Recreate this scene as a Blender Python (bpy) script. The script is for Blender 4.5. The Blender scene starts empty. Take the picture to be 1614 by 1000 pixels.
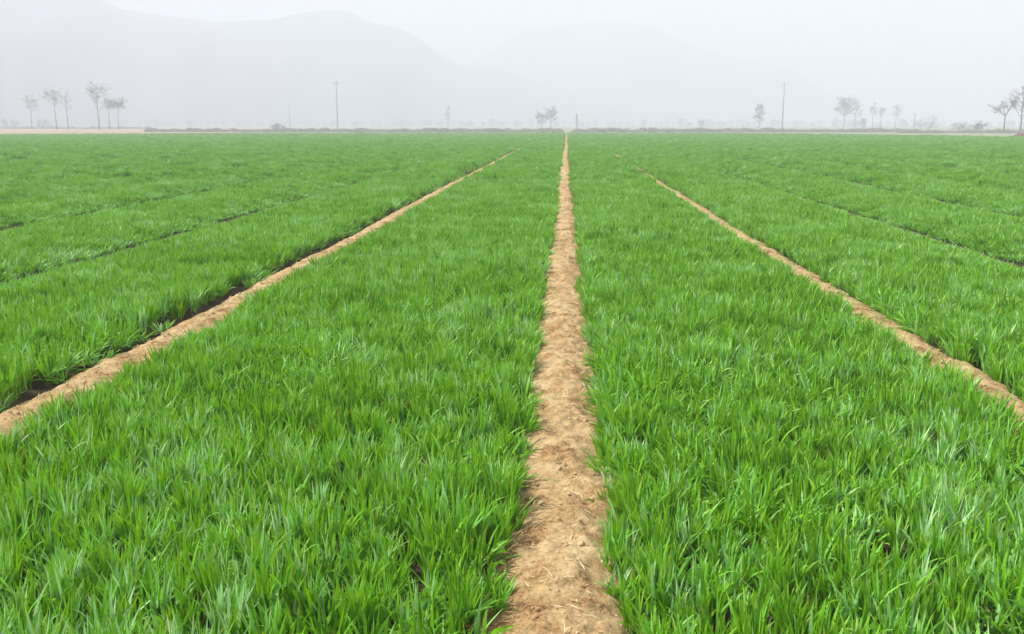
import bpy, math, random
import numpy as np
from mathutils import Vector, Matrix, Euler

S = bpy.context.scene
COL = S.collection
R = math.radians
RNG = np.random.default_rng(11)
random.seed(5)

# ------------------------------------------------------------------ camera
FPX, W, H = 1550.0, 1614.0, 1000.0
PITCH, YAW = math.atan(304.0 / FPX), R(3.11)
CAM = Vector((0.004, 0.0, 1.60))
cd = bpy.data.cameras.new('camera')
cam = bpy.data.objects.new('camera', cd); COL.objects.link(cam)
cam.location = CAM
cam.rotation_euler = (math.pi / 2 - PITCH, 0, YAW)
cd.sensor_width = 36.0
cd.lens = FPX / W * 36.0
cd.clip_start = 0.05; cd.clip_end = 20000
S.camera = cam

# ------------------------------------------------------------------ sky, sun, exposure
SUN_EL, SUN_AZ = 44.0, 280.0            # azimuth clockwise from +Y: from the left, a little ahead
wd = bpy.data.worlds.new('World'); S.world = wd; wd.use_nodes = True
nt = wd.node_tree
bg = nt.nodes['Background']
sky = nt.nodes.new('ShaderNodeTexSky'); sky.sky_type = 'NISHITA'; sky.sun_disc = False
sky.sun_elevation = R(SUN_EL); sky.sun_rotation = R(SUN_AZ)
sky.air_density = 1.0; sky.dust_density = 6.0; sky.ozone_density = 1.0
veil = nt.nodes.new('ShaderNodeMix'); veil.data_type = 'RGBA'
veil.inputs['Factor'].default_value = 0.65
veil.inputs['B'].default_value = (9.4, 9.1, 9.0, 1)      # thin even overcast
nt.links.new(sky.outputs['Color'], veil.inputs['A'])
nt.links.new(veil.outputs['Result'], bg.inputs['Color'])
bg.inputs['Strength'].default_value = 0.066
sd = bpy.data.lights.new('sun', 'SUN'); sun = bpy.data.objects.new('sun', sd); COL.objects.link(sun)
sd.energy = 4.3; sd.angle = R(2.0); sd.color = (1.0, 0.955, 0.88)
az, el = R(SUN_AZ), R(SUN_EL)
sdir = Vector((math.sin(az) * math.cos(el), math.cos(az) * math.cos(el), math.sin(el)))
sun.rotation_euler = sdir.to_track_quat('Z', 'Y').to_euler()
sun.location = (-40, -20, 60)
vs = S.view_settings
vs.view_transform = 'Standard'; vs.look = 'None'; vs.gamma = 1.0; vs.exposure = 1.40
S.view_settings.use_curve_mapping = False
S.cycles.max_bounces = 8; S.cycles.diffuse_bounces = 3; S.cycles.transmission_bounces = 4
S.cycles.volume_bounces = 2; S.cycles.transparent_max_bounces = 8
S.cycles.sample_clamp_indirect = 6.0
try:
    S.cycles.use_denoising = True
except Exception:
    pass

# ------------------------------------------------------------------ helpers
def tag(o, label=None, cat=None, group=None, kind=None):
    if label: o['label'] = label
    if cat: o['category'] = cat
    if group: o['group'] = group
    if kind: o['kind'] = kind
    return o

def mesh_obj(name, v, f, mat, parent=None, smooth=True, link=True):
    me = bpy.data.meshes.new(name)
    me.from_pydata([tuple(map(float, p)) for p in v], [], [tuple(int(i) for i in q) for q in f])
    if smooth: me.polygons.foreach_set('use_smooth', [True] * len(me.polygons))
    me.update()
    if mat: me.materials.append(mat)
    o = bpy.data.objects.new(name, me)
    if link: COL.objects.link(o)
    if parent: o.parent = parent
    return o

def empty(name, loc):
    o = bpy.data.objects.new(name, None); COL.objects.link(o)
    o.location = loc; o.empty_display_size = 0.3
    return o

_PERM = np.random.default_rng(3).random((256, 256))
def vnoise(x, y):
    xi = np.floor(x).astype(int); yi = np.floor(y).astype(int)
    fx = x - xi; fy = y - yi
    fx = fx * fx * (3 - 2 * fx); fy = fy * fy * (3 - 2 * fy)
    g = lambda a, b: _PERM[a & 255, b & 255]
    return ((g(xi, yi) * (1 - fx) + g(xi + 1, yi) * fx) * (1 - fy)
            + (g(xi, yi + 1) * (1 - fx) + g(xi + 1, yi + 1) * fx) * fy)
def fbm(x, y, octs=4, gain=0.5):
    a, s, t = 1.0, 0.0, 0.0
    for k in range(octs):
        s = s + a * vnoise(x * 2 ** k + 17.3 * k, y * 2 ** k + 9.1 * k); t += a; a *= gain
    return s / t

def place(px, dist):
    """Ground point at this distance along +Y, on the bearing of a column of the photograph."""
    u = (px - W / 2) / FPX
    d = Vector((u, (500 - 196) / FPX, -1.0))
    d = cam.rotation_euler.to_matrix() @ d
    t = dist / d.y
    return Vector((CAM.x + d.x * t, dist, 0.0))

# ------------------------------------------------------------------ materials
def new_mat(name):
    m = bpy.data.materials.new(name); m.use_nodes = True
    return m, m.node_tree, m.node_tree.nodes['Principled BSDF']

def ramp(nt, pts):
    r = nt.nodes.new('ShaderNodeValToRGB')
    while len(r.color_ramp.elements) < len(pts): r.color_ramp.elements.new(0.5)
    for e, (p, c) in zip(r.color_ramp.elements, pts):
        e.position = p; e.color = (*c, 1)
    return r

def noise(nt, scale, detail=4, rough=0.55, coord=None, dist=0.0):
    n = nt.nodes.new('ShaderNodeTexNoise')
    n.inputs['Scale'].default_value = scale; n.inputs['Detail'].default_value = detail
    n.inputs['Roughness'].default_value = rough; n.inputs['Distortion'].default_value = dist
    if coord is not None: nt.links.new(coord, n.inputs['Vector'])
    return n

def plain(name, rgb, rough=0.8, var=0.25, scale=3.0):
    m, nt, p = new_mat(name)
    tc = nt.nodes.new('ShaderNodeTexCoord')
    n = noise(nt, scale, 5, 0.6, tc.outputs['Object'])
    lo = tuple(c * (1 - var) for c in rgb); hi = tuple(min(1, c * (1 + var)) for c in rgb)
    r = ramp(nt, [(0.3, lo), (0.7, hi)])
    nt.links.new(n.outputs['Fac'], r.inputs['Fac']); nt.links.new(r.outputs['Color'], p.inputs['Base Color'])
    p.inputs['Roughness'].default_value = rough
    p.inputs['Specular IOR Level'].default_value = 0.2
    return m

def soil_material(name, cols, big=5.0, fine=70.0, bump=0.6):
    m, nt, p = new_mat(name)
    geo = nt.nodes.new('ShaderNodeNewGeometry')
    a = noise(nt, big, 6, 0.65, geo.outputs['Position'], 0.6)
    b = noise(nt, fine, 5, 0.7, geo.outputs['Position'])
    mx = nt.nodes.new('ShaderNodeMath'); mx.operation = 'MULTIPLY_ADD'
    nt.links.new(b.outputs['Fac'], mx.inputs[0]); mx.inputs[1].default_value = 0.45
    sc = nt.nodes.new('ShaderNodeMath'); sc.operation = 'MULTIPLY'; sc.inputs[1].default_value = 0.6
    nt.links.new(a.outputs['Fac'], sc.inputs[0]); nt.links.new(sc.outputs[0], mx.inputs[2])
    r = ramp(nt, cols)
    nt.links.new(mx.outputs[0], r.inputs['Fac']); nt.links.new(r.outputs['Color'], p.inputs['Base Color'])
    p.inputs['Roughness'].default_value = 0.95; p.inputs['Specular IOR Level'].default_value = 0.1
    bp = nt.nodes.new('ShaderNodeBump'); bp.inputs['Strength'].default_value = bump; bp.inputs['Distance'].default_value = 0.02
    nt.links.new(b.outputs['Fac'], bp.inputs['Height']); nt.links.new(bp.outputs['Normal'], p.inputs['Normal'])
    return m

M_PATH = soil_material('dry_tan_soil', [(0.39, (0.135, 0.068, 0.028)), (0.455, (0.25, 0.153, 0.068)), (0.52, (0.335, 0.236, 0.112)), (0.64, (0.44, 0.345, 0.19))])
M_FIELD = soil_material('damp_shaded_field_soil', [(0.35, (0.026, 0.022, 0.012)), (0.6, (0.055, 0.045, 0.024)), (0.75, (0.09, 0.07, 0.04))], 3.0, 50.0)  # damp soil, darkened further to paint in the shade between plants
M_GROUND = soil_material('pale_dry_grassland', [(0.35, (0.145, 0.17, 0.093)), (0.55, (0.196, 0.212, 0.128)), (0.7, (0.246, 0.238, 0.153))], 0.03, 0.6, 0.1)
M_BARE = soil_material('bare_tan_plot', [(0.35, (0.221, 0.162, 0.093)), (0.55, (0.281, 0.208, 0.128)), (0.7, (0.323, 0.246, 0.162))], 0.12, 2.0, 0.2)
M_VERGE = soil_material('pale_green_verge', [(0.35, (0.189, 0.299, 0.121)), (0.55, (0.276, 0.365, 0.182)), (0.7, (0.343, 0.376, 0.231))], 0.2, 2.0, 0.2)
M_BARK = plain('grey_brown_bark', (0.13, 0.115, 0.105), 0.9, 0.35, 2.0)
M_TWIG = plain('dark_twigs', (0.12, 0.11, 0.108), 0.9, 0.3, 2.0)
M_CONC = plain('weathered_concrete', (0.30, 0.30, 0.31), 0.85, 0.15, 2.0)
M_STEEL = plain('galvanised_steel', (0.25, 0.26, 0.27), 0.5, 0.15, 4.0)
M_PORC = plain('brown_porcelain', (0.12, 0.07, 0.05), 0.3, 0.1, 4.0)
M_HILL = soil_material('haze_tinted_hillside', [(0.35, (0.07, 0.085, 0.095)), (0.55, (0.11, 0.125, 0.14)), (0.7, (0.15, 0.16, 0.175))], 0.01, 0.1, 0.1)  # blue of the haze mixed into the hillside's own colour
M_SCRUB = plain('dry_grey_scrub', (0.27, 0.265, 0.215), 0.95, 0.35, 1.5)
M_BUSH = plain('dull_evergreen_leaves', (0.075, 0.085, 0.055), 0.9, 0.35, 2.0)
M_BRICK = plain('red_brick', (0.30, 0.15, 0.11), 0.9, 0.25, 9.0)

def leaf_material():
    m, nt, p = new_mat('wheat_leaf')
    L = nt.links.new
    at = nt.nodes.new('ShaderNodeAttribute'); at.attribute_name = 'leaf'; at.attribute_type = 'GEOMETRY'
    sep = nt.nodes.new('ShaderNodeSeparateColor'); L(at.outputs['Color'], sep.inputs['Color'])
    oi = nt.nodes.new('ShaderNodeObjectInfo')
    geo = nt.nodes.new('ShaderNodeNewGeometry')
    big = noise(nt, 0.9, 5, 0.72, geo.outputs['Position'])
    # tint = 0.55*leaf + 0.2*instance + 0.5*(patch-0.5)
    a1 = nt.nodes.new('ShaderNodeMath'); a1.operation = 'MULTIPLY'; a1.inputs[1].default_value = 0.62; L(sep.outputs['Red'], a1.inputs[0])
    a2 = nt.nodes.new('ShaderNodeMath'); a2.operation = 'MULTIPLY_ADD'; a2.inputs[1].default_value = 0.42; L(oi.outputs['Random'], a2.inputs[0]); L(a1.outputs[0], a2.inputs[2])
    a3 = nt.nodes.new('ShaderNodeMath'); a3.operation = 'MULTIPLY_ADD'; a3.inputs[1].default_value = 1.35; L(big.outputs['Fac'], a3.inputs[0])
    a4 = nt.nodes.new('ShaderNodeMath'); a4.operation = 'SUBTRACT'; a4.inputs[1].default_value = 0.70; L(a2.outputs[0], a4.inputs[0]); L(a4.outputs[0], a3.inputs[2])
    r = ramp(nt, [(0.05, (0.054, 0.169, 0.006)), (0.3, (0.113, 0.312, 0.008)), (0.56, (0.169, 0.421, 0.013)), (0.74, (0.151, 0.399, 0.077)), (0.95, (0.343, 0.568, 0.264))])  # palest stop paints bluish-white leaf highlights into the colour
    L(a3.outputs[0], r.inputs['Fac'])
    # yellowed leaves: blue channel of the attribute
    yel = nt.nodes.new('ShaderNodeMix'); yel.data_type = 'RGBA'
    yel.inputs['B'].default_value = (0.42, 0.36, 0.13, 1)
    L(sep.outputs['Blue'], yel.inputs['Factor']); L(r.outputs['Color'], yel.inputs['A'])
    L(yel.outputs['Result'], p.inputs['Base Color'])
    p.inputs['Roughness'].default_value = 0.5; p.inputs['Specular IOR Level'].default_value = 0.36
    tr = nt.nodes.new('ShaderNodeBsdfTranslucent')
    hs = nt.nodes.new('ShaderNodeHueSaturation'); hs.inputs['Hue'].default_value = 0.485; hs.inputs['Saturation'].default_value = 1.15; hs.inputs['Value'].default_value = 1.25
    L(yel.outputs['Result'], hs.inputs['Color']); L(hs.outputs['Color'], tr.inputs['Color'])
    mix = nt.nodes.new('ShaderNodeMixShader'); mix.inputs[0].default_value = 0.25
    L(p.outputs[0], mix.inputs[1]); L(tr.outputs[0], mix.inputs[2])
    L(mix.outputs[0], nt.nodes['Material Output'].inputs['Surface'])
    return m
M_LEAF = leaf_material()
M_CLOD = plain('pale_dry_clod', (0.40, 0.30, 0.165), 0.95, 0.25, 2.0)
M_STRAW = plain('bleached_straw', (0.55, 0.43, 0.25), 0.7, 0.3, 8.0)

# ------------------------------------------------------------------ leaf-blade prototypes
def blades(base, phi, t0, bend, length, width, twist, nseg, tint, yel):
    """Arching strips, vectorised; returns verts, faces, per-vertex colour."""
    n = len(phi)
    s = np.linspace(0, 1, nseg + 1)
    tilt = t0[:, None] + bend[:, None] * s[None, :] ** 1.5
    step = length[:, None] / nseg
    dz = np.cos(tilt) * step; dh = np.sin(tilt) * step
    z = np.concatenate([np.zeros((n, 1)), np.cumsum((dz[:, 1:] + dz[:, :-1]) / 2, 1)], 1) + base[:, 2:3]
    h = np.concatenate([np.zeros((n, 1)), np.cumsum((dh[:, 1:] + dh[:, :-1]) / 2, 1)], 1)
    cx = base[:, 0:1] + h * np.cos(phi)[:, None]; cy = base[:, 1:2] + h * np.sin(phi)[:, None]
    z = np.maximum(z, 0.004)
    tw = twist[:, None] * s[None, :] + twist[:, None] * 0.4
    sx = -np.sin(phi)[:, None] * np.cos(tw) - np.cos(phi)[:, None] * np.cos(tilt) * np.sin(tw)
    sy = np.cos(phi)[:, None] * np.cos(tw) - np.sin(phi)[:, None] * np.cos(tilt) * np.sin(tw)
    sz = np.sin(tilt) * np.sin(tw)
    prof = np.minimum(1.0, 0.55 + 1.6 * s) * (1 - s ** 2.4)
    w = width[:, None] * 0.5 * prof[None, :]
    Lf = np.stack([cx - sx * w, cy - sy * w, z - sz * w], 2)
    Rt = np.stack([cx + sx * w, cy + sy * w, z + sz * w], 2)
    per = 2 * nseg + 1
    V = np.zeros((n, per, 3)); C = np.zeros((n, per, 4)); C[..., 3] = 1
    V[:, 0:2 * nseg:2] = Lf[:, :nseg]; V[:, 1:2 * nseg:2] = Rt[:, :nseg]; V[:, -1] = Lf[:, nseg]
    ss = np.concatenate([np.repeat(s[:nseg], 2), [1.0]])
    C[..., 0] = tint[:, None]; C[..., 1] = ss[None, :]; tipy = np.where((np.sin(tint * 917.0) > 0.95), 0.35, 0.0)
    C[..., 2] = np.maximum(yel[:, None], tipy[:, None] * (ss[None, :] > 0.78))
    F = []
    for i in range(n):
        b = i * per
        for k in range(nseg - 1):
            F.append((b + 2 * k, b + 2 * k + 1, b + 2 * k + 3, b + 2 * k + 2))
        F.append((b + 2 * nseg - 2, b + 2 * nseg - 1, b + 2 * nseg))
    return V.reshape(-1, 3), F, C.reshape(-1, 4)

def tuft(rng, ntill, rad, per_till, wmul, nseg, hmul=1.0, flop=0.0, square=None):
    hcl = np.ones(ntill); tcl = np.full(ntill, 0.5)
    if square:                                    # a patch of several plants
        ncl = max(4, ntill // 4)
        g = rng.integers(0, ncl, ntill)
        ctr = (rng.random((2, ncl)) - 0.5) * square
        sg = 0.022 if square < 0.4 else 0.04
        tx, ty = ctr[:, g] + rng.normal(0, sg, (2, ntill))
        hcl = (0.78 + 0.44 * rng.random(ncl))[g]; tcl = rng.random(ncl)[g]
    else:
        rr = rad * np.sqrt(rng.random(ntill)); aa = rng.random(ntill) * 2 * np.pi
        tx, ty = rr * np.cos(aa), rr * np.sin(aa)
    N = ntill * per_till
    order = np.tile(np.arange(per_till), ntill)              # 0 = youngest, upright
    lean = rng.normal(0, 0.05, (2, ntill))
    bz = np.where(order == 0, 0.055, 0.02 + 0.045 * rng.random(N))
    bx = np.repeat(tx, per_till) + bz * np.repeat(lean[0], per_till)
    by = np.repeat(ty, per_till) + bz * np.repeat(lean[1], per_till)
    phi = rng.random(N) * 2 * np.pi
    if not square:                                # leaves fan outwards from the plant
        phi = np.arctan2(by, bx) + rng.normal(0, 0.9, N)
    t0 = np.where(order == 0, np.abs(rng.normal(0.08, 0.06, N)), np.abs(rng.normal(0.20, 0.12, N)) + flop * rng.random(N))
    bend = np.where(order == 0, rng.normal(0.15, 0.15, N), rng.gamma(2.0, 0.22, N) + flop * 0.8 * rng.random(N))
    ln = np.where(order == 0, rng.normal(0.136, 0.015, N), rng.normal(0.136, 0.024, N)) * hmul * np.repeat(hcl, per_till)
    wd_ = rng.normal(0.0118, 0.0024, N).clip(0.006) * wmul
    tw = rng.normal(0, 1.05, N)
    tint = 0.55 * rng.random(N) + 0.45 * np.repeat(tcl, per_till) if square else rng.random(N)
    yel = np.where(rng.random(N) < 0.008, 0.3 + 0.5 * rng.random(N), 0.0)
    return blades(np.stack([bx, by, bz], 1), phi, t0, bend, ln.clip(0.07), wd_, tw, nseg, tint, yel)

def proto(col, name, VFC, mat):
    V, F, C = VFC
    o = mesh_obj(name, V, F, mat, link=False)
    a = o.data.color_attributes.new('leaf', 'FLOAT_COLOR', 'POINT')
    a.data.foreach_set('color', C.astype(np.float32).ravel())
    col.objects.link(o)
    return o

LEAVES = bpy.data.collections.new('wheat_leaf_sources')
prng = np.random.default_rng(42)
N_NEAR, N_FLOP, N_MID, N_FAR = 12, 4, 6, 5
k = 0
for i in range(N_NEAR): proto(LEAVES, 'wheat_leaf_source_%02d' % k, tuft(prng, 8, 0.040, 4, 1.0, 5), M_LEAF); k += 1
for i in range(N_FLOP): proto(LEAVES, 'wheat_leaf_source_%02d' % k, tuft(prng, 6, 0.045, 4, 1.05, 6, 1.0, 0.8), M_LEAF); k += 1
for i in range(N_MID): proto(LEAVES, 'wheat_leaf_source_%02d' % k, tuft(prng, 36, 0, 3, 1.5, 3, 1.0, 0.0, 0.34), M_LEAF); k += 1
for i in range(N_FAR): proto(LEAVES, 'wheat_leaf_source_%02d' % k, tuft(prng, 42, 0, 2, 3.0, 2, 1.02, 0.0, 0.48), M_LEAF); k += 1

def instancer(name, pts, rot, scl, idx, col):
    me = bpy.data.meshes.new(name)
    me.vertices.add(len(pts)); me.vertices.foreach_set('co', np.asarray(pts, np.float32).ravel())
    a = me.attributes.new('rot', 'FLOAT_VECTOR', 'POINT'); a.data.foreach_set('vector', np.asarray(rot, np.float32).ravel())
    a = me.attributes.new('scl', 'FLOAT_VECTOR', 'POINT'); a.data.foreach_set('vector', np.asarray(scl, np.float32).ravel())
    a = me.attributes.new('idx', 'INT', 'POINT'); a.data.foreach_set('value', np.asarray(idx, np.int32).ravel())
    me.update()
    o = bpy.data.objects.new(name, me); COL.objects.link(o)
    key = 'scatter_' + col.name
    g = bpy.data.node_groups.get(key)
    if g is None:
        g = bpy.data.node_groups.new(key, 'GeometryNodeTree')
        g.interface.new_socket('Geometry', in_out='INPUT', socket_type='NodeSocketGeometry')
        g.interface.new_socket('Geometry', in_out='OUTPUT', socket_type='NodeSocketGeometry')
        gi = g.nodes.new('NodeGroupInput'); go = g.nodes.new('NodeGroupOutput')
        ci = g.nodes.new('GeometryNodeCollectionInfo'); ci.inputs['Collection'].default_value = col
        ci.inputs['Separate Children'].default_value = True; ci.inputs['Reset Children'].default_value = True
        ip = g.nodes.new('GeometryNodeInstanceOnPoints'); ip.inputs['Pick Instance'].default_value = True
        def named(nm, t):
            n = g.nodes.new('GeometryNodeInputNamedAttribute'); n.data_type = t; n.inputs['Name'].default_value = nm
            return n.outputs['Attribute']
        er = g.nodes.new('FunctionNodeEulerToRotation')
        g.links.new(named('rot', 'FLOAT_VECTOR'), er.inputs[0])
        g.links.new(gi.outputs[0], ip.inputs['Points']); g.links.new(ci.outputs[0], ip.inputs['Instance'])
        g.links.new(named('idx', 'INT'), ip.inputs['Instance Index'])
        g.links.new(er.outputs[0], ip.inputs['Rotation']); g.links.new(named('scl', 'FLOAT_VECTOR'), ip.inputs['Scale'])
        g.links.new(ip.outputs['Instances'], go.inputs[0])
    o.modifiers.new('scatter', 'NODES').node_group = g
    return o

# ------------------------------------------------------------------ layout of the field
BX = np.array([-400, -140, -77, -50, -10, 25, 42, 54, 80, 140, 400.0])      # far edge of the field
BY = np.array([105, 124, 142, 165, 174, 170, 146, 112, 88, 76, 70.0])
def far_edge(x): return np.interp(x, BX, BY)

RIDGES_L = [-2.87, -5.58, -8.4, -11.2, -14.0]
RIDGES_R = [2.46, 5.05, 7.7, 10.35, 13.0]
def wiggle(y, seed):
    return 0.035 * (vnoise(y * 0.35 + seed * 7.7, y * 0 + seed) - 0.5) * 2 + 0.05 * (vnoise(y * 0.06 + seed * 3.1, y * 0 + seed + 50) - 0.5) * 2

# ground to the horizon
GR = 3000.0
ring = [0, 20, 60, 180, 500, 1200, GR]
gv = [(x, y, 0.0) for y in (-GR, -300, -60, 60, 300, 1000, GR) for x in (-GR, -600, -150, 0, 150, 600, GR)]
gf = [(j * 7 + i, j * 7 + i + 1, (j + 1) * 7 + i + 1, (j + 1) * 7 + i) for j in range(6) for i in range(6)]
tag(mesh_obj('ground', gv, gf, M_GROUND, smooth=False), kind='structure')

def sheet(name, poly_near, poly_far, z, mat):
    v = [(x, y, z) for x, y in poly_near] + [(x, y, z) for x, y in poly_far]
    n = len(poly_near)
    return tag(mesh_obj(name, v, [(i, i + 1, n + i + 1, n + i) for i in range(n - 1)], mat, smooth=False), kind='structure')
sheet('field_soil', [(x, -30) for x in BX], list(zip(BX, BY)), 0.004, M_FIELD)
sheet('verge', [(x, y + 0.1) for x, y in zip(BX, BY)], [(x, y + (9 if abs(x) < 30 else 26)) for x, y in zip(BX, BY)], 0.005, M_VERGE)
sheet('bare_soil_plot', [(-260, 121), (-140, 126), (-77, 144.5), (-58, 161)], [(-360, 340), (-220, 340), (-130, 340), (-90, 340)], 0.012, M_BARE)

# ridges of bare soil between the beds
def ridge(name, xc, half, hgt, y0, dy0, ncross, seed, amp, yend=None, wig=1.0, mat=None):
    ys = [y0]
    yend = yend or float(far_edge(np.array(xc)))
    while ys[-1] < yend:
        ys.append(ys[-1] + max(dy0, dy0 * (ys[-1] / 6.0) ** 1.5))
    ys = np.array(ys); us = np.linspace(-1, 1, ncross)
    U, Y = np.meshgrid(us, ys)
    hw = half * (1 + 0.16 * (vnoise(Y * 1.3 + seed, np.sign(U) * 3 + seed) - 0.5) * 2)
    X = xc + wig * wiggle(Y, seed) + U * hw
    prof = (1 - np.abs(U) ** 2.2)
    lump = fbm(X * 5 + seed, Y * 5, 3) - 0.5
    clod = fbm(X * 21 + seed * 3, Y * 21, 3, 0.6) - 0.5
    ridgey = np.abs(fbm(X * 9 + 40, Y * 9 + seed, 2) - 0.5)
    Z = hgt * prof + amp * prof ** 0.5 * (lump * 1.1 + clod * 0.75 - ridgey * 0.5 + (fbm(X * 55 + seed, Y * 55, 2, 0.7) - 0.5) * 0.28) - 0.012 * (np.abs(U) > 0.99)
    nx = len(us)
    V = np.stack([X, Y, Z], 2).reshape(-1, 3)
    i, j = np.meshgrid(np.arange(nx - 1), np.arange(len(ys) - 1))
    b = (j * nx + i).ravel()
    F = np.stack([b, b + 1, b + nx + 1, b + nx], 1)
    return mesh_obj(name, V, F.tolist(), mat or M_PATH)
tag(ridge('path', 0.0, 0.265, 0.085, 1.6, 0.013, 44, 1, 0.05), kind='structure')
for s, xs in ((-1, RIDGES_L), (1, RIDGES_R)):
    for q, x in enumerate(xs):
        o = ridge('path', x, 0.25 if q == 0 else 0.16, 0.085 if q == 0 else 0.03, 3.0 + 3 * q, 0.02 if q == 0 else 0.12, 26 if q == 0 else 9, 5 + q * 2 + (s > 0), 0.05 if q == 0 else 0.02, wig=0.8, mat=None if q == 0 else M_FIELD)  # outer ridges take the dark soil: furrow shade put into their colour
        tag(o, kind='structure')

# ------------------------------------------------------------------ wheat
ALLR = sorted(RIDGES_L + [0.0] + RIDGES_R)
def far_spacing(x):                                   # beds go on at the same pitch to the sides
    return np.where(x < -14.0, ((-14.0 - x) / 2.8) % 1.0, np.where(x > 13.0, ((x - 13.0) / 2.66) % 1.0, 0.5))

def frustum_mask(x, y):
    # what a camera here or a step to the side could see
    lo = -0.60 * y - 2.5; hi = 0.50 * y + 2.5
    return (x > lo) & (x < hi)

def ridge_clear(x, y):
    """distance to the nearest ridge centre minus its bare half width; grass grows where positive"""
    d = np.full(x.shape, 9.0)
    for r in ALLR:
        seed = 1 if r == 0 else (5 + 2 * (RIDGES_L.index(r)) if r < 0 else 6 + 2 * RIDGES_R.index(r))
        cx = r + (1.0 if r == 0 else 0.8) * wiggle(y, seed)
        bare = 0.190 if r == 0 else ((0.205 if r < 0 else 0.158) if abs(r) < 3 else (0.132 if abs(r) < 6 else 0.24))
        edge = 0.022 * (vnoise(y * 2.2 + seed * 5, np.sign(x - cx) * 2 + seed) - 0.5) * 2
        left = np.where((r == RIDGES_L[0]) & (x < cx), 0.09, 0.0)     # wider bare foot on the far side of the left ridge
        d = np.minimum(d, np.abs(x - cx) - bare - edge - left)
    t = far_spacing(x)
    outer = (x < -14.0) | (x > 13.0)
    dist = np.minimum(t, 1 - t) * 2.75
    return np.where(outer, np.minimum(d, dist - 0.28), d)

def scatter(x0, x1, y0, y1, dens, seed):
    rng = np.random.default_rng(seed)
    x0_, x1_ = max(x0, -0.60 * y1 - 2.5), min(x1, 0.50 * y1 + 2.5)
    if x1_ <= x0_: return np.zeros((0, 2))
    # jittered grid
    st = 1 / math.sqrt(dens)
    gx, gy = np.meshgrid(np.arange(x0_, x1_, st), np.arange(y0, y1, st))
    p = np.stack([gx.ravel(), gy.ravel()], 1) + (rng.random((gx.size, 2)) - 0.5) * st * 1.5
    keep = (p[:, 0] > x0) & (p[:, 0] < x1) & frustum_mask(p[:, 0], p[:, 1]) & (p[:, 1] < far_edge(p[:, 0]) - 0.3)
    return p[keep]

def wheat(x0, x1, seed, label, near=True):
    P, RT, SC, ID = [], [], [], []
    rng = np.random.default_rng(seed)
    NEAR_END, MID_END = 26.0, 80.0
    bands = [(1.4, NEAR_END, 142, 'n'), (NEAR_END, MID_END, 19, 'm'), (MID_END, 176, 16 if near else 7.5, 'm' if near else 'f')]
    for y0, y1, dens, kd in bands:
        p = scatter(x0, x1, y0, y1, dens, seed + ord(kd) + int(y0))
        if not len(p): continue
        x, y = p[:, 0], p[:, 1]
        c = ridge_clear(x, y)
        half = {'n': 0.0, 'm': 0.10, 'f': 0.16}[kd]
        if kd == 'm': half = np.where(np.abs(x) > 1.2, np.interp(y, [20, 60], [0.08, 0.02]), half)
        ditch = (x < RIDGES_L[0] - 0.22) & (x > RIDGES_L[0] - 0.5) & (c <= half) & (rng.random(len(x)) < 0.22)
        k = (c > half) | ditch
        x, y, c, ditch = x[k], y[k], c[k], ditch[k]
        n = len(x)
        if not n: continue
        patch = fbm(x * 0.9 + 30, y * 0.9, 3)
        clump = vnoise(x * 5.5, y * 5.5 + 11)
        hz = 0.84 + 0.38 * patch + 0.44 * (clump - 0.5)
        if kd != 'n': hz += 0.8 * (vnoise(x * 2.1 + 5, y * 1.4) - 0.5) * (vnoise(x * 0.25, y * 0.25 + 9) + 0.3)
        hz *= np.where(np.abs(x) > 4.0, 0.36 + 0.64 * (c.clip(0, 0.55) / 0.55) ** 0.7, np.where((c < 0.10) & (x > -2.9), 0.80 + 2.0 * c.clip(0, 0.10), np.where(x < -2.9, 1.12 - 0.12 * c.clip(0, 0.5) / 0.5, 1.0)))
        hz = np.where(ditch, hz * 0.55, hz)
        if kd == 'n':
            thin = (vnoise(x * 1.7 + 90, y * 1.7) < 0.16) & (rng.random(n) < 0.32)
            sel = ~thin
            x, y, c, hz, patch, clump = [a[sel] for a in (x, y, c, hz, patch, clump)]; n = len(x)
            flop = vnoise(x * 1.9 + 7, y * 1.9 + 3) > 0.76
            idx = np.where(flop | (rng.random(n) < 0.05), N_NEAR + rng.integers(0, N_FLOP, n), rng.integers(0, N_NEAR, n))
        elif kd == 'm':
            idx = N_NEAR + N_FLOP + rng.integers(0, N_MID, n)
        else:
            idx = N_NEAR + N_FLOP + N_MID + rng.integers(0, N_FAR, n)
        lean_x = rng.normal(0, 0.07, n) + 0.24 * (vnoise(x * 2.2, y * 2.2 + 40) - 0.5)
        lean_y = rng.normal(0, 0.07, n) + 0.24 * (vnoise(x * 2.2 + 60, y * 2.2) - 0.5)
        if kd != 'n': lean_x *= 0.4; lean_y *= 0.4
        rz = rng.random(n) * 6.283 if kd == 'n' else np.where(rng.random(n) < 0.5, 0, math.pi) + rng.normal(0, 0.15, n)
        wsc = {'n': 1.0, 'm': 1.0, 'f': 1.0}[kd] * (0.92 + 0.2 * rng.random(n))
        P.append(np.stack([x, y, np.full(n, 0.003)], 1)); RT.append(np.stack([lean_x, lean_y, rz], 1))
        SC.append(np.stack([wsc, wsc, hz * (0.80 + 0.36 * rng.random(n))], 1)); ID.append(idx)
    o = instancer('wheat', np.concatenate(P), np.concatenate(RT), np.concatenate(SC), np.concatenate(ID), LEAVES)
    return tag(o, label, 'wheat', 'wheat sown in beds', 'stuff')

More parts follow.
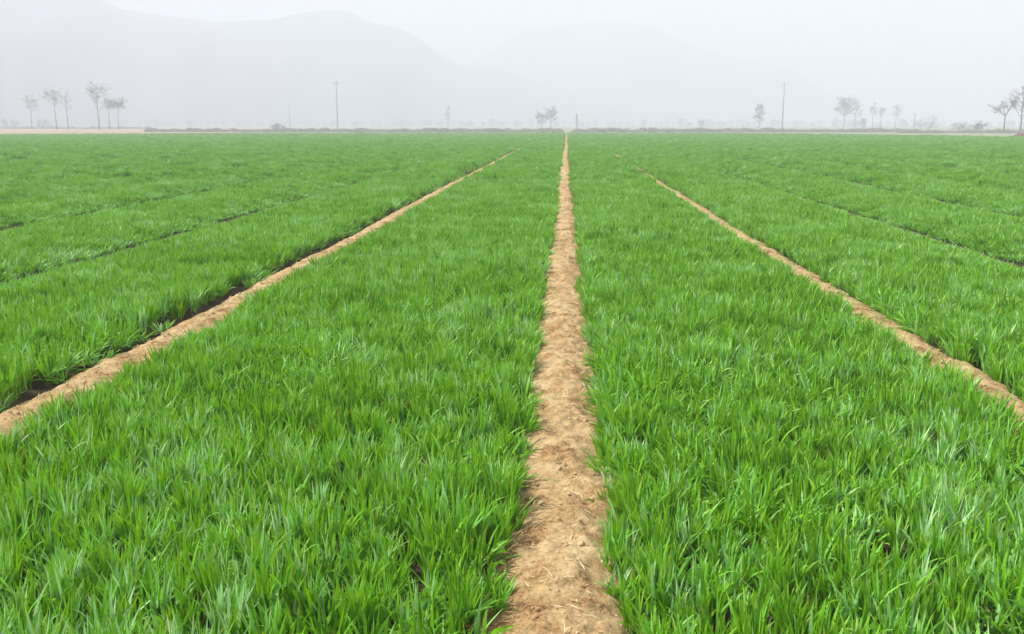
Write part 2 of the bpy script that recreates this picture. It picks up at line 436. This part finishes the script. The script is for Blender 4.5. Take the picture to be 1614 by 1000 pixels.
wheat(RIDGES_L[0], 0.0, 100, 'bright green young wheat filling the bed left of the central soil path')
wheat(0.0, RIDGES_R[0], 200, 'bright green young wheat filling the bed right of the central soil path')
wheat(RIDGES_L[1], RIDGES_L[0], 300, 'young wheat of the bed just beyond the left soil path')
wheat(RIDGES_R[0], RIDGES_R[1], 400, 'young wheat of the bed just beyond the right soil path')
wheat(-400, RIDGES_L[1], 500, 'green wheat beds reaching away to the far left', False)
wheat(RIDGES_R[1], 400, 600, 'green wheat beds reaching away to the far right', False)

# ------------------------------------------------------------------ straw and clods on the paths
LITTER = bpy.data.collections.new('litter_sources')
lr = np.random.default_rng(8)
def clod_mesh(i):
    import bmesh
    bm = bmesh.new(); bmesh.ops.create_icosphere(bm, subdivisions=2, radius=1.0)
    for v in bm.verts:
        c = v.co
        f = 0.72 + 0.55 * float(vnoise(np.array(c.x * 1.3 + i * 7), np.array(c.y * 1.3 + c.z * 2.1)))
        v.co = Vector((c.x * f, c.y * f * 0.85, c.z * f * 0.7))
    me = bpy.data.meshes.new('clod_source'); bm.to_mesh(me); bm.free()
    me.materials.append(M_CLOD)
    o = bpy.data.objects.new('clod_source_%02d' % i, me); LITTER.objects.link(o)
def straw_mesh(i):
    n = 1
    V, F, C = blades(np.zeros((1, 3)), np.array([0.0]), np.array([1.45]), np.array([0.2 * (i - 1)]), np.array([1.0]), np.array([0.075]), np.array([0.8 * (i - 1)]), 4, np.zeros(1), np.zeros(1))
    V[:, 2] = V[:, 2].clip(0.0)
    o = mesh_obj('straw_source_%02d' % i, V, F, M_STRAW, link=False); LITTER.objects.link(o)
for i in range(4): clod_mesh(i)
for i in range(3): straw_mesh(i)

def litter(name, label, xc, seed, half, hgt, y0, y1, nclod, nstraw):
    rng = np.random.default_rng(seed + 900)
    out = []
    for kind, n in (('c', nclod), ('s', nstraw)):
        y = y0 * (y1 / y0) ** rng.random(n)
        u = (rng.random(n) * 2 - 1) * (0.95 if kind == 'c' else 1.0)
        x = xc + (1.0 if xc == 0 else 0.8) * wiggle(y, seed) + u * half
        lump = fbm(x * 5 + seed, y * 5, 3) - 0.5
        clod = fbm(x * 21 + seed * 3, y * 21, 3, 0.6) - 0.5
        rg = np.abs(fbm(x * 9 + 40, y * 9 + seed, 2) - 0.5)
        prof = (1 - np.abs(u) ** 2.2).clip(0)
        z = hgt * prof + 0.05 * prof ** 0.5 * (lump * 1.1 + clod * 0.75 - rg * 0.5)
        if kind == 'c':
            sz = (rng.gamma(1.0, 0.0036, n) + 0.0015).clip(0, 0.02)
            rot = rng.random((n, 3)) * 6.28; scl = np.stack([sz, sz, sz], 1); idx = rng.integers(0, 4, n); z = z + sz * 0.25
        else:
            ln = rng.uniform(0.015, 0.065, n)
            rot = np.stack([rng.normal(0, 0.15, n), rng.normal(0, 0.18, n), rng.random(n) * 6.28], 1)
            scl = np.stack([ln, np.full(n, 0.03) + 0.02 * rng.random(n), ln], 1); idx = 4 + rng.integers(0, 3, n); z = z + 0.006
        o = instancer('soil_clods' if kind == 'c' else 'straw', np.stack([x, y, z], 1), rot, scl, idx, LITTER)
        if kind == 'c': tag(o, 'small dry clods lying on the %s soil path' % label, 'soil', 'clods on the paths', 'stuff')
        else: tag(o, 'pale bits of straw lying on the %s soil path' % label, 'straw', 'straw on the paths', 'stuff')
litter('a', 'central', 0.0, 1, 0.25, 0.085, 2.0, 14, 700, 800)
litter('b', 'left', RIDGES_L[0], 5, 0.23, 0.085, 4.5, 16, 800, 220)
litter('c', 'right', RIDGES_R[0], 6, 0.23, 0.085, 4.5, 16, 800, 220)

# ------------------------------------------------------------------ trees
def tube(V, F, pts, radii, sides=5):
    base = len(V)
    for i, (p, r) in enumerate(zip(pts, radii)):
        d = (pts[min(i + 1, len(pts) - 1)] - pts[max(i - 1, 0)]).normalized()
        a = d.orthogonal().normalized(); b = d.cross(a)
        for k in range(sides):
            t = 2 * math.pi * k / sides
            V.append(p + (a * math.cos(t) + b * math.sin(t)) * r)
    n = len(pts)
    for i in range(n - 1):
        for k in range(sides):
            a0 = base + i * sides + k; a1 = base + i * sides + (k + 1) % sides
            F.append((a0, a1, a1 + sides, a0 + sides))
    F.append(tuple(base + (n - 1) * sides + k for k in range(sides)))

def branch(rg, V, F, p, d, length, r, level, tips):
    n = 4; pts = [p]; q = p; dd = d.copy()
    for i in range(n):
        dd = (dd + Vector((rg.gauss(0, .13), rg.gauss(0, .13), rg.gauss(0.05, .10)))).normalized()
        q = q + dd * (length / n); pts.append(q)
    tube(V, F, pts, [r * (1 - 0.62 * i / n) for i in range(n + 1)], 5 if r > 0.04 else 3)
    if level == 0:
        tips.append((q, dd)); return
    for i in range(3 if level > 1 else 4):
        k = rg.randint(1, n)
        nd = (dd + Vector((rg.gauss(0, .6), rg.gauss(0, .6), rg.gauss(0.12, .35)))).normalized()
        branch(rg, V, F, pts[k], nd, length * rg.uniform(.45, .7), max(0.014, r * .5), level - 1, tips)
    tips.append((q, dd))

def bare_tree(loc, height, clear, spread, seed, label, group, dens=1.0, lean=0.0, fork=1, leafy=0.0):
    rg = random.Random(seed)
    root = empty('bare_tree', loc)
    tr = height * 0.016 + 0.05
    V, F = [], []
    top = height * (0.80 if fork == 1 else clear + 0.06)
    pts = [Vector((lean * (i / 7) ** 1.4 * top + rg.gauss(0, .03), rg.gauss(0, .04), top * i / 7 - 0.05)) for i in range(8)]
    tube(V, F, pts, [tr * (1.25 if i == 0 else 1 - 0.7 * i / 7 * (0.55 if fork > 1 else 1)) for i in range(8)], 8)
    mesh_obj('trunk', V, F, M_BARK, root)
    V, F, tips = [], [], []
    if fork > 1:
        for i in range(fork):
            a = 6.283 * i / fork + rg.random()
            d = Vector((math.cos(a) * .75, math.sin(a) * .75, rg.uniform(.6, 1.1))).normalized()
            branch(rg, V, F, pts[-1] - Vector((0, 0, .15)), d, height * (1 - clear) * .47, tr * .55, 3, tips)
    else:
        nb = int(9 * dens)
        for i in range(nb):
            f = clear + (1 - clear) * (i / nb) ** 0.9 * 0.8
            k = f / 0.80 * 7 if f < 0.80 else 7
            k0 = min(6, int(k)); b = pts[k0].lerp(pts[k0 + 1], min(1, k - k0))
            a = i * 2.4 + rg.random()
            up = rg.uniform(.45, 1.1)
            d = Vector((math.cos(a), math.sin(a), up)).normalized()
            branch(rg, V, F, b, d, spread * rg.uniform(.55, .95), tr * .34, 2, tips)
        branch(rg, V, F, pts[-1], Vector((lean, 0, 1)).normalized(), height * .17, tr * .34, 2, tips)
    # fine twigs at the ends
    for p, d in list(tips):
        for i in range(int(5 * dens)):
            nd = (d + Vector((rg.gauss(0, .7), rg.gauss(0, .7), rg.gauss(.15, .5)))).normalized()
            l = rg.uniform(.25, .6) * min(1.2, spread / 1.8)
            w = nd.orthogonal().normalized() * 0.02
            b = len(V); V += [p - w, p + w, p + nd * l]; F.append((b, b + 1, b + 2))
            if rg.random() < leafy:
                for j in range(5):
                    c = p + nd * l * rg.random() + Vector((rg.gauss(0, .08), rg.gauss(0, .08), rg.gauss(0, .08)))
                    e1 = Vector((rg.gauss(0, .08), rg.gauss(0, .08), rg.gauss(0, .08))); e2 = Vector((rg.gauss(0, .08), rg.gauss(0, .08), rg.gauss(0, .08)))
                    b = len(V); V += [c, c + e1, c + e2]; F.append((b, b + 1, b + 2))
    mesh_obj('crown', V, F, M_TWIG, root, smooth=False)
    tag(root, label, 'tree', group)
    return root

def px_h(px_up, dist):                     # height of something reaching px_up pixels above the horizon
    return px_up / FPX * dist + CAM.z

GL, GRR = 'bare trees at the far left', 'bare trees at the far right'
bare_tree(place(50, 331), px_h(42, 331), .55, 2.18, 1, 'faint slim bare tree, leftmost of the left group, with a small round top', GL, 1.0, 0.02, leafy=.4)
bare_tree(place(89, 292), px_h(50, 292), .62, 2.62, 2, 'bare tree with a stout trunk and tuft crown, second from the left', GL, 1.1, -.03, leafy=.5)
bare_tree(place(107, 305), px_h(50, 305), .5, 1.89, 3, 'thin bare tree with wispy top, right beside the stout-trunked left tree', GL, .8, -.02)
bare_tree(place(156, 279), px_h(60, 279), .42, 3.64, 4, 'tallest bare tree of the left group, with wide open branches', GL, 1.2, -.01, leafy=.35)
bare_tree(place(172, 286), px_h(36, 286), .6, 2.04, 6, 'short bare tree just right of the tallest left tree', GL, 1.0, .04, leafy=.3)
bare_tree(place(186, 283), px_h(34, 283), .66, 2.33, 8, 'rightmost short tree of the left group, with a dark lopsided crown', GL, 1.1, .06, leafy=.7)
bare_tree(place(1583, 190), px_h(42, 190), .42, 2.83, 9, 'dark bare tree forking low into spreading limbs at the right edge', GRR, 1.2, 0, fork=4)
bare_tree(place(1609, 192), px_h(50, 192), .30, 2.71, 10, 'tall straight bare tree cut by the right edge of the picture', GRR, 1.5, 0)
bare_tree(place(1330, 429), px_h(33, 429), .38, 4.80, 12, 'broad hazy tree with a dense round crown, largest of the right-hand grove', GRR, 2.3, 0, leafy=1.0)
bare_tree(place(1347, 435), px_h(33, 435), .4, 2.62, 13, 'hazy bare tree touching the broad round one on its right', GRR, 1.2, .05, leafy=.5)
bare_tree(place(1375, 455), px_h(29, 455), .45, 1.75, 14, 'narrow upright hazy tree in the middle of the right-hand grove', GRR, 1.1, 0, leafy=.5)
bare_tree(place(1388, 448), px_h(24, 448), .5, 1.75, 15, 'small hazy tree right of the narrow upright one', GRR, 1.0, 0, leafy=.4)
bare_tree(place(1411, 448), px_h(26, 448), .35, 2.77, 16, 'hazy leaning tree, rightmost of the right-hand grove', GRR, 1.1, .08, leafy=.4)
bare_tree(place(1196, 390), px_h(27, 390), .15, 2.77, 17, 'pointed hazy tree left of the right utility pole', GRR, 1.4, 0, leafy=.9)
bare_tree(place(706, 468), px_h(27, 468), .3, 1.60, 18, 'slim solitary tree standing in haze between left pole and path end', None, 1.0, 0, leafy=.5)
bare_tree(place(868, 364), px_h(20, 364), .35, 2.48, 19, 'small round tree left of the path end, paired with a lower one', None, 1.3, .03, leafy=.8)
bare_tree(place(853, 366), px_h(12, 366), .3, 2.18, 20, 'low wide tree left of the path end, lower of the pair', None, 1.2, -.05, leafy=.8)

# ------------------------------------------------------------------ bushes
def bush(loc, w, h, seed, label, group='low bushes beyond the field', mat=M_BUSH):
    rg = random.Random(seed)
    root = empty('bush', loc)
    V, F = [], []
    for i in range(6):
        a = rg.random() * 6.28
        tube(V, F, [Vector((0, 0, -.05)), Vector((math.cos(a) * w * .15, math.sin(a) * w * .15, h * .35)), Vector((math.cos(a) * w * .33, math.sin(a) * w * .33, h * .75))], [.05, .035, .015], 4)
    mesh_obj('stem', V, F, M_BARK, root)
    V, F = [], []
    n = 900
    cl = [(rg.uniform(-.5, .5) * w * .8, rg.uniform(-.5, .5) * w * .8, h * rg.uniform(.25, .8), rg.uniform(.18, .34)) for _ in range(9)]
    for i in range(n):
        cx, cy, cz, cr = rg.choice(cl)
        p = Vector((cx + rg.gauss(0, cr * w * .33), cy + rg.gauss(0, cr * w * .33), max(.05, min(h, cz + rg.gauss(0, cr * h * .5)))))
        s = .10
        e1 = Vector((rg.gauss(0, s), rg.gauss(0, s), rg.gauss(0, s))); e2 = Vector((rg.gauss(0, s), rg.gauss(0, s), rg.gauss(0, s)))
        b = len(V); V += [p, p + e1, p + e2]; F.append((b, b + 1, b + 2))
    mesh_obj('foliage', V, F, mat, root, smooth=False)
    return tag(root, label, 'bush', group)
bush(place(8, 380), 3.6, px_h(10, 380), 31, 'hazy bush at the left edge of the picture, left of all trees')
bush(place(24, 380), 3.0, px_h(8, 380), 32, 'small hazy bush between the left edge and the first bare tree')
bush(place(68, 330), 4.2, px_h(9, 330), 33, 'dark wide bush between the first and second bare trees on the left')
bush(place(1104, 400), 3.4, px_h(11, 400), 34, 'small dark round bush standing alone right of the right soil path end')
bush(place(1361, 380), 3.2, px_h(10, 380), 35, 'dark bush at the foot of the right-hand grove')
bush(place(1462, 270), 7.0, px_h(13, 270), 36, 'wide pale bush right of the short post on the right')
bush(place(1512, 260), 6.5, 2.0, 37, 'low flat bush left of the dark forked tree on the right')
bush(place(1545, 230), 2.6, 2.2, 38, 'hazy bush close to the left of the forked tree')
bush(place(438, 235), 3.6, 1.75, 39, 'low mound of scrub left of the left utility pole')

# weed banks and far tree belt: masses that nobody could count
SCRUB = bpy.data.collections.new('scrub_sources')
for i in range(5):
    rg = random.Random(70 + i); V, F = [], []
    for _ in range(130):
        a = rg.random() * 6.28; r = .75 * math.sqrt(rg.random())
        p = Vector((r * math.cos(a), r * math.sin(a), 0)); l = rg.uniform(.35, 1.0) * (1.1 - .6 * r)
        d = Vector((rg.gauss(0, .3), rg.gauss(0, .3), 1)).normalized(); w = Vector((math.cos(a + 1), math.sin(a + 1), 0)) * .035
        b = len(V); V += [p - w, p + w, p + d * l]; F.append((b, b + 1, b + 2))
        for j in range(2):
            q = p + d * l * rg.uniform(.4, 1); e1 = Vector((rg.gauss(0, .07), rg.gauss(0, .07), rg.gauss(0, .07))); e2 = Vector((rg.gauss(0, .07), rg.gauss(0, .07), rg.gauss(0, .07)))
            b = len(V); V += [q, q + e1, q + e2]; F.append((b, b + 1, b + 2))
    SCRUB.objects.link(mesh_obj('scrub_source_%02d' % i, V, F, M_SCRUB, smooth=False, link=False))
for i in range(4):
    rg = random.Random(90 + i); V, F = [], []
    for _ in range(420):
        a = rg.random() * 6.28; z = rg.random(); r = .55 * math.sqrt(max(0.02, 1 - ((z - .5) * 1.8) ** 2)) * rg.random() ** .5
        p = Vector((r * math.cos(a), r * math.sin(a), z)); s = .045
        e1 = Vector((rg.gauss(0, s), rg.gauss(0, s), rg.gauss(0, s))); e2 = Vector((rg.gauss(0, s), rg.gauss(0, s), rg.gauss(0, s)))
        b = len(V); V += [p, p + e1, p + e2]; F.append((b, b + 1, b + 2))
    SCRUB.objects.link(mesh_obj('scrub_source_%02d' % (5 + i), V, F, M_BUSH, smooth=False, link=False))

def scrub_band(name, label, cat, pxs, dist, depth, hgt, n, seed, idx0, nidx, gaps=()):
    rng = np.random.default_rng(seed)
    p, s = [], []
    for i in range(n):
        px = rng.uniform(*pxs)
        if any(a < px < b for a, b in gaps): continue
        q = place(px, dist + rng.uniform(0, depth))
        m = float(vnoise(np.array(px * .15), np.array(seed * 1.0)))
        h = hgt * (0.65 + 0.55 * m) * rng.uniform(.65, 1.15)
        p.append(q); s.append((max(h, .7 * hgt) * (1 if idx0 == 0 else .9), max(h, .7 * hgt) * (1 if idx0 == 0 else .9), h))
    n = len(p)
    rot = np.stack([np.zeros(n), np.zeros(n), rng.random(n) * 6.28], 1)
    return tag(instancer(name, p, rot, s, idx0 + rng.integers(0, nidx, n), SCRUB), label, cat, None, 'stuff')
scrub_band('dry_scrub', 'grey strip of dry weeds along the far end of the field', 'scrub', (230, 1420), 205, 9, 0.9, 1900, 3, 0, 5, ((884, 902),))
scrub_band('dry_scrub', 'grey weeds behind the bare tan plot under the left trees', 'scrub', (-60, 235), 338, 12, 1.0, 420, 4, 0, 5)
scrub_band('dry_scrub', 'low weeds on the verge at the far right', 'scrub', (1420, 1720), 185, 10, 0.8, 360, 6, 0, 5)
scrub_band('far_tree_belt', 'faint belt of far trees in haze along the horizon', 'trees', (-80, 1700), 640, 120, 4.2, 420, 5, 5, 4)

# ------------------------------------------------------------------ poles
def ring_solid(V, F, cx, cy, prof, sides=10):
    b = len(V)
    for z, r in prof:
        for k in range(sides):
            t = 6.2832 * k / sides; V.append(Vector((cx + r * math.cos(t), cy + r * math.sin(t), z)))
    for i in range(len(prof) - 1):
        for k in range(sides):
            a0 = b + i * sides + k; a1 = b + i * sides + (k + 1) % sides
            F.append((a0, a1, a1 + sides, a0 + sides))
    F.append(tuple(b + k for k in reversed(range(sides)))); F.append(tuple(b + (len(prof) - 1) * sides + k for k in range(sides)))
def box(V, F, c, s):
    b = len(V)
    for z in (-1, 1):
        for x, y in ((-1, -1), (1, -1), (1, 1), (-1, 1)): V.append(Vector((c[0] + x * s[0] / 2, c[1] + y * s[1] / 2, c[2] + z * s[2] / 2)))
    for f in ((3, 2, 1, 0), (4, 5, 6, 7), (0, 1, 5, 4), (1, 2, 6, 5), (2, 3, 7, 6), (3, 0, 4, 7)): F.append(tuple(b + i for i in f))
def utility_pole(loc, h, rz, label, group, r=0.20, arm=1.6):
    root = empty('utility_pole', loc); root.rotation_euler.z = rz
    V, F = [], []; ring_solid(V, F, 0, 0, [(-.1, r * 1.15), (0.3, r * 1.1), (h * .5, r * .9), (h, r * .7)], 12)
    mesh_obj('shaft', V, F, M_CONC, root)
    V, F = [], []; box(V, F, (0, .16, h - .55), (arm, .09, .11)); box(V, F, (0, .10, h - .55), (.3, .03, .22))
    mesh_obj('crossarm', V, F, M_STEEL, root, smooth=False)
    for x in (-arm * .46, 0.0, arm * .46):
        V, F = [], []; z = h - .495 if x else h
        ring_solid(V, F, x, .16 if x else 0, [(z, .03), (z + .08, .07), (z + .13, .05), (z + .17, .07), (z + .24, .035)], 8)
        mesh_obj('insulator', V, F, M_PORC, root)
    return tag(root, label, 'pole', group)
UP = 'utility poles across the plain'
utility_pole(place(532, 270), px_h(65, 270), .9, 'tall slim concrete utility pole on the left, between trees and path', UP)
utility_pole(place(1233, 270), px_h(61, 270), 1.1, 'tall slim concrete utility pole on the right side of the field', UP)
utility_pole(place(457, 380), px_h(28, 380), 1.0, 'faint far utility pole left of the tall left one', UP)
def post(loc, h, label):
    root = empty('concrete_post', loc)
    V, F = [], []; ring_solid(V, F, 0, 0, [(-.1, .17), (0, .16), (h - .05, .13), (h, .09)], 4)
    mesh_obj('shaft', V, F, M_CONC, root, smooth=False)
    V, F = [], []; box(V, F, (0, 0, h * .86), (.5, .1, .09)); mesh_obj('bracket', V, F, M_STEEL, root, smooth=False)
    return tag(root, label, 'post', 'short posts beyond the field')
post(place(909, 212), px_h(16, 212), 'short dark post just right of where the central path ends')
post(place(1441, 290), px_h(16, 290), 'short hazy post between the right-hand grove and the wide pale bush')

# small heap of red bricks under the tall tree at the right edge
heap = empty('brick_pile', place(1609, 128)); tag(heap, 'low pile of reddish bricks at the right edge below the tall tree', 'bricks')
bV, bF = [], []; box(bV, bF, (0, 0, 0), (.38, .18, .12))
bme = mesh_obj('brick', bV, bF, M_BRICK, heap, smooth=False)
rg = random.Random(2); first = True
for lay in range(4):
    for i in range(5 - lay):
        b = bme if first else bme.copy()
        if not first: COL.objects.link(b); b.parent = heap
        first = False
        b.location = ((i - (4 - lay) / 2) * .40 + rg.gauss(0, .01), rg.gauss(0, .02), .065 + lay * .122); b.rotation_euler.z = rg.gauss(0, .06)

# ------------------------------------------------------------------ hills
def hill(name, pts, dist, depth, seed, rough, slope=0.0):
    """A ridge with a crest through the given (column, height) pairs and slopes on both sides."""
    px = np.linspace(pts[0][0], pts[-1][0], 130)
    hh = np.interp(px, [p[0] for p in pts], [p[1] for p in pts])
    rows = np.linspace(-1, 1, 25)
    V = []
    for t in rows:
        for a, h in zip(px, hh):
            dd = dist + slope * (a - pts[0][0]) + t * depth + 40 * (vnoise(np.array(a * .01), np.array(seed * 3.0)) - .5)
            q = place(a, float(dd))
            prof = (1 - abs(t)) ** 0.85
            n = float(fbm(np.array(a * .02 + seed), np.array(t * 3.0 + seed), 4)) - .5
            V.append((q.x, q.y, (h / FPX * (dist + slope * (a - pts[0][0])) + CAM.z) * prof + n * rough * (abs(t) * (1 - abs(t)) * 4 + .15) - (2 if abs(t) > .99 else 0)))
    nx = len(px)
    F = [(j * nx + i, j * nx + i + 1, (j + 1) * nx + i + 1, (j + 1) * nx + i) for j in range(len(rows) - 1) for i in range(nx - 1)]
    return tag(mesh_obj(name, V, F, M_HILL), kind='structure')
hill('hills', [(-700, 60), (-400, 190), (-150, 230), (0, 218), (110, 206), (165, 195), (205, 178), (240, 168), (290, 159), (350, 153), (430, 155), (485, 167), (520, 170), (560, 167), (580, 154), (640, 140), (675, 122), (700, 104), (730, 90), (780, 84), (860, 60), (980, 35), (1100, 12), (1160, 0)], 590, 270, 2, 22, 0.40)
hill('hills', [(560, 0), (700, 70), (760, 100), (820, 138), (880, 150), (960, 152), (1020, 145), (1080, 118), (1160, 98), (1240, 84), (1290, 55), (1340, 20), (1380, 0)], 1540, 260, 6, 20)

# ------------------------------------------------------------------ haze
HZ = GR + 12
V, F = [], []; box(V, F, (0, 0, 82), (2 * HZ, 2 * HZ, 166))
hz = mesh_obj('haze', V, F, None, smooth=False)
hm = bpy.data.materials.new('thin_haze'); hm.use_nodes = True
hn = hm.node_tree
for n in list(hn.nodes):
    if n.type == 'BSDF_PRINCIPLED': hn.nodes.remove(n)
pv = hn.nodes.new('ShaderNodeVolumePrincipled')
pv.inputs['Color'].default_value = (0.640, 0.674, 0.768, 1)
pv.inputs['Density'].default_value = 0.0025
pv.inputs['Anisotropy'].default_value = 0.0
hn.links.new(pv.outputs[0], hn.nodes['Material Output'].inputs['Volume'])
hz.data.materials.append(hm)
tag(hz, kind='stuff')
hz['label'] = 'pale haze filling the air over the plain'; hz['category'] = 'haze'
